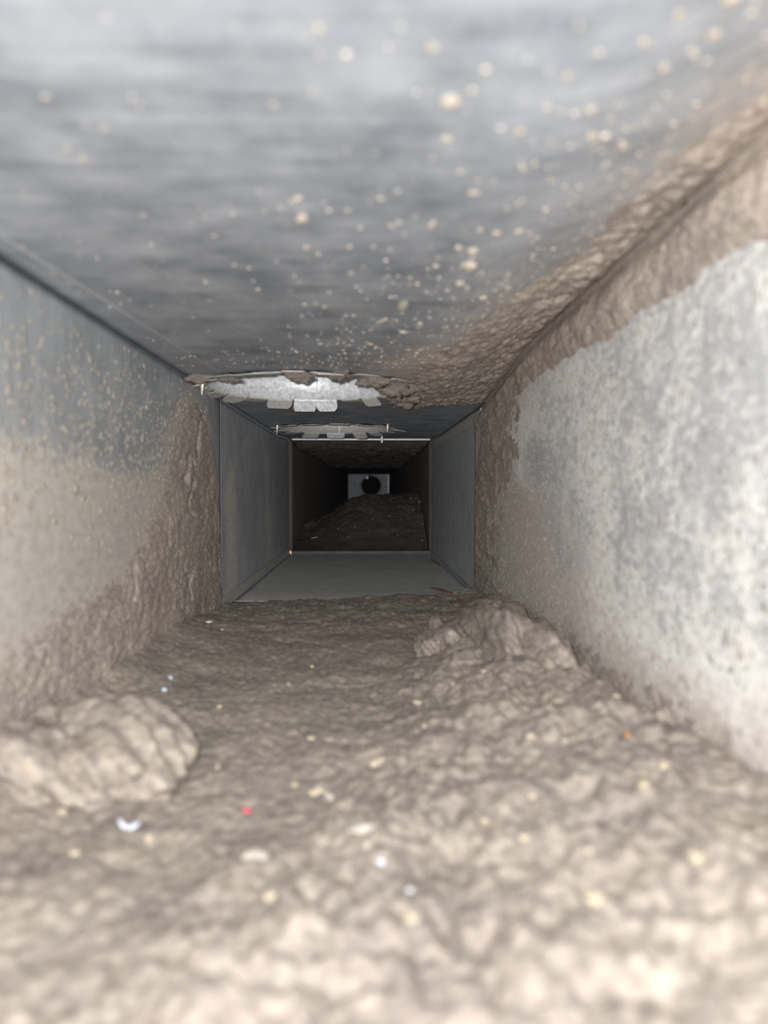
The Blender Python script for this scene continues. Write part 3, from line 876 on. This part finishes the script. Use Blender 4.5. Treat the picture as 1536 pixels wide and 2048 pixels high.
for i, (x, y) in enumerate(PEL):
    s = .0011 + .0007 * ((i * 5) % 4) / 3
    o = tuft(i, x, y, s, s * (1 + .6 * (i % 3 == 0)), s * .8, crumb_label(x, y), 'beige crumbs on the dust', M_pellet, on_floor(x, y) + s * .35, 'crumb', 'crumb')
for i, (x, y, rx, ry, rz, rot, m, nm, cat, lb) in enumerate([
        (0.0061, .3262, .0019, .0037, .0016, -.9, M_pellet, 'crumb', 'crumb', 'large oblong beige crumb in the middle of the floor dust'),
        (-0.0145, .300, .0012, .0036, .0012, .5, M_lint, 'lint_roll', 'lint', 'pale rolled lint strand left of the oblong crumb'),
        (0.0575, .1823, .0022, .0024, .0018, 0, M_pellet, 'crumb', 'crumb', 'bright blurry yellow crumb at the bottom right of the dust'),
        (0.1095, .2679, .0022, .0020, .0016, .3, M_pellet, 'crumb', 'crumb', 'yellowish crumb near the foot of the right wall'),
        (-0.0352, .239, .0038, .0026, .0013, .3, M_lint, 'lint_roll', 'lint', 'pale cream flake on the left part of the near dust'),
        (0.0, .244, .0042, .0014, .0012, .2, M_lint, 'lint_roll', 'lint', 'pale lint strand above the blue-white bit'),
        (0.005, .226, .0012, .0009, .0008, -.5, M_white, 'paper_bit', 'paper bit', 'blue-white paper bit on the near dust at centre'),
        (0.013, .21, .0008, .0007, .0006, 0, M_white, 'paper_bit', 'paper bit', 'round white bit just below the blue-white paper bit'),
        (-0.0458, .2905, .0016, .0013, .0011, .4, M_red, 'red_flake', 'flake', 'small red flake on the floor dust left of centre'),
        (0.108, .302, .0009, .0009, .0008, 0, M_orange, 'orange_crumb', 'crumb', 'tiny orange crumb near the foot of the right wall'),
        (-0.1235, .478, .0010, .0026, .0014, .5, M_blue, 'paper_bit', 'paper bit', 'pale blue paper bit on the dust by the left wall'),
        (-0.1185, .445, .0012, .0014, .0012, 0, M_blue, 'paper_bit', 'paper bit', 'dull blue paper bit just in front of the pale blue one'),
        (0.0785, .69, .0013, .0013, .0012, 0, M_white, 'paper_bit', 'paper bit', 'bright white speck of paper beside the splinters'),
        (-0.139, .672, .0030, .0014, .0010, .5, M_pale, 'plaster_bit', 'plaster bit', 'whitish plaster crumb in the left corner of the floor'),
        (-0.124, .655, .0009, .0009, .0008, 0, M_pale, 'plaster_bit', 'plaster bit', 'tiny whitish crumb right of the corner plaster crumb')]):
    o = tuft(i, x, y, rx, ry, rz, lb, None, m, on_floor(x, y) + rz * .45, nm, cat)
    o.rotation_euler = (0, 0, rot)

# folded white foam scrap: two petals
def scrap():
    x, y = -0.086, .272
    v = []; f = []
    for sgn, L, w, lift in ((-1, .0052, .0020, .0022), (1, .0054, .0032, .0012)):
        b0 = len(v)
        for i in range(7):
            t = i / 6; ww = w * math.sin(math.pi * (.12 + .80 * t)) ** .8
            for j in range(5):
                q = (j / 4 - .5) * 2
                v.append((sgn * L * t, q * ww * .9 + (.002 * t * t if sgn < 0 else .0008 * t), lift * t ** 1.3 + .0006 * (1 - q * q)))
        for i in range(6):
            for j in range(4):
                f.append((b0 + i * 5 + j, b0 + (i + 1) * 5 + j, b0 + (i + 1) * 5 + j + 1, b0 + i * 5 + j + 1))
    o = obj('foam_scrap', py_mesh('foam_scrap', v, f), M_white, label='folded white foam scrap on the dust at left', cat='scrap')
    o.location = (x, y, on_floor(x, y) + .0008); o.scale = (.75, .9, .9); solid(o, .0007, 0)


scrap()


def splinter(a, b, w, label, m=M_wood, group='brown splinters', seed=0):
    """a split sliver: tapered, slightly bowed, four-sided with ragged ends"""
    a = Vector(a); b = Vector(b); d = (b - a); L = d.length; d.normalize()
    s = d.cross(Vector((0, 0, 1))).normalized(); u = s.cross(d)
    rnd = random.Random(seed); v = []; f = []; n = 8
    for i in range(n + 1):
        t = i / n; k = w * (.45 + .55 * math.sin(math.pi * min(.9, .18 + t * .75))) * (1 + .2 * (rnd.random() - .5))
        c = a.lerp(b, t) + u * (.008 * L * math.sin(math.pi * t))
        for sx, sz in ((-1, -.4), (1, -.5), (.8, .5), (-.7, .6)):
            e = d * ((rnd.random() - .5) * w * (2.0 if i in (0, n) else .2))
            v.append(c + s * (sx * k / 2) + u * (sz * k / 2) + e)
    for i in range(n):
        for j in range(4):
            f.append((i * 4 + j, (i + 1) * 4 + j, (i + 1) * 4 + (j + 1) % 4, i * 4 + (j + 1) % 4))
    f += [(0, 1, 2, 3), tuple(n * 4 + j for j in (3, 2, 1, 0))]
    me = py_mesh('wood_splinter', [p - a for p in v], f)
    o = obj('wood_splinter', me, m, None, False, label=label, cat='splinter', group=group)
    o.location = a
    return o


splinter((0.0895, .99, ZF + .003), (0.1045, .865, on_floor(.1045, .865) + .004), .0045, 'longer brown splinter lying off the dust onto the clean floor', seed=1)
splinter((0.1035, .82, on_floor(.1035, .82) + .003), (0.104, .745, on_floor(.104, .745) + .004), .0045, 'shorter brown splinter half buried in the dust', seed=2)
splinter((0.1265, 1.42, ZF + .001), (0.1335, 1.30, ZF + .001), .0035, 'thin dark splinter along the right edge of the clean floor', seed=3)


def fz(x, y):
    return ZF + float(far_dust(np.array([x]), np.array([y]))[0])


for i, (x, y, dx, dy, lb, m) in enumerate([
        (0.116, 1.86, .006, .004, 'pale stick on the crest of the dark heap, nearer the middle', M_tab),
        (0.136, 1.83, .006, .004, 'pale stick on the crest of the dark heap by the right wall', M_tab),
        (-0.112, 1.70, .012, .0, 'pale stick lying at the left foot of the dark heap', M_tab)]):
    splinter((x - dx / 2, y, fz(x, y) + .0015), (x + dx / 2, y + dy, fz(x, y) + .004 + (.002 if i < 2 else 0)), .0018, lb, m, 'sticks on the dark heap', 5 + i)
for i, (x, y, s) in enumerate([(0.02, 1.75, .0012), (-0.02, 1.72, .0012), (0.012, 1.70, .001), (0.06, 1.77, .0014), (0.118, 1.80, .0012), (0.135, 1.73, .0012), (0.05, 1.79, .001),
                               (-0.035, 1.68, .001), (0.10, 1.70, .001), (0.075, 1.68, .0009), (-0.06, 1.73, .001), (0.128, 1.655, .0013), (0.088, 1.75, .0009)]):
    tuft(i, x, y, s, s, s, 'tiny pale crumb on the dark heap beyond the joint', 'crumbs on the dark heap', M_pellet, fz(x, y) + s * .3, 'crumb', 'crumb')

# bright orange clip at the corner of the far joint
cp = empty('metal_clip', (XL + .0042, Y2 - .008, ZF), label='tiny bright orange metal clip at the left end of the floor joint', cat='clip')
obj('plate', box_mesh('plate', -.0012, .0012, -.0006, .0006, .0005, .0068, .0003), M_copper, cp, False)
obj('foot', box_mesh('foot', -.0012, .0022, -.0012, .0006, .0004, .0016, .0003), M_copper, cp, False)
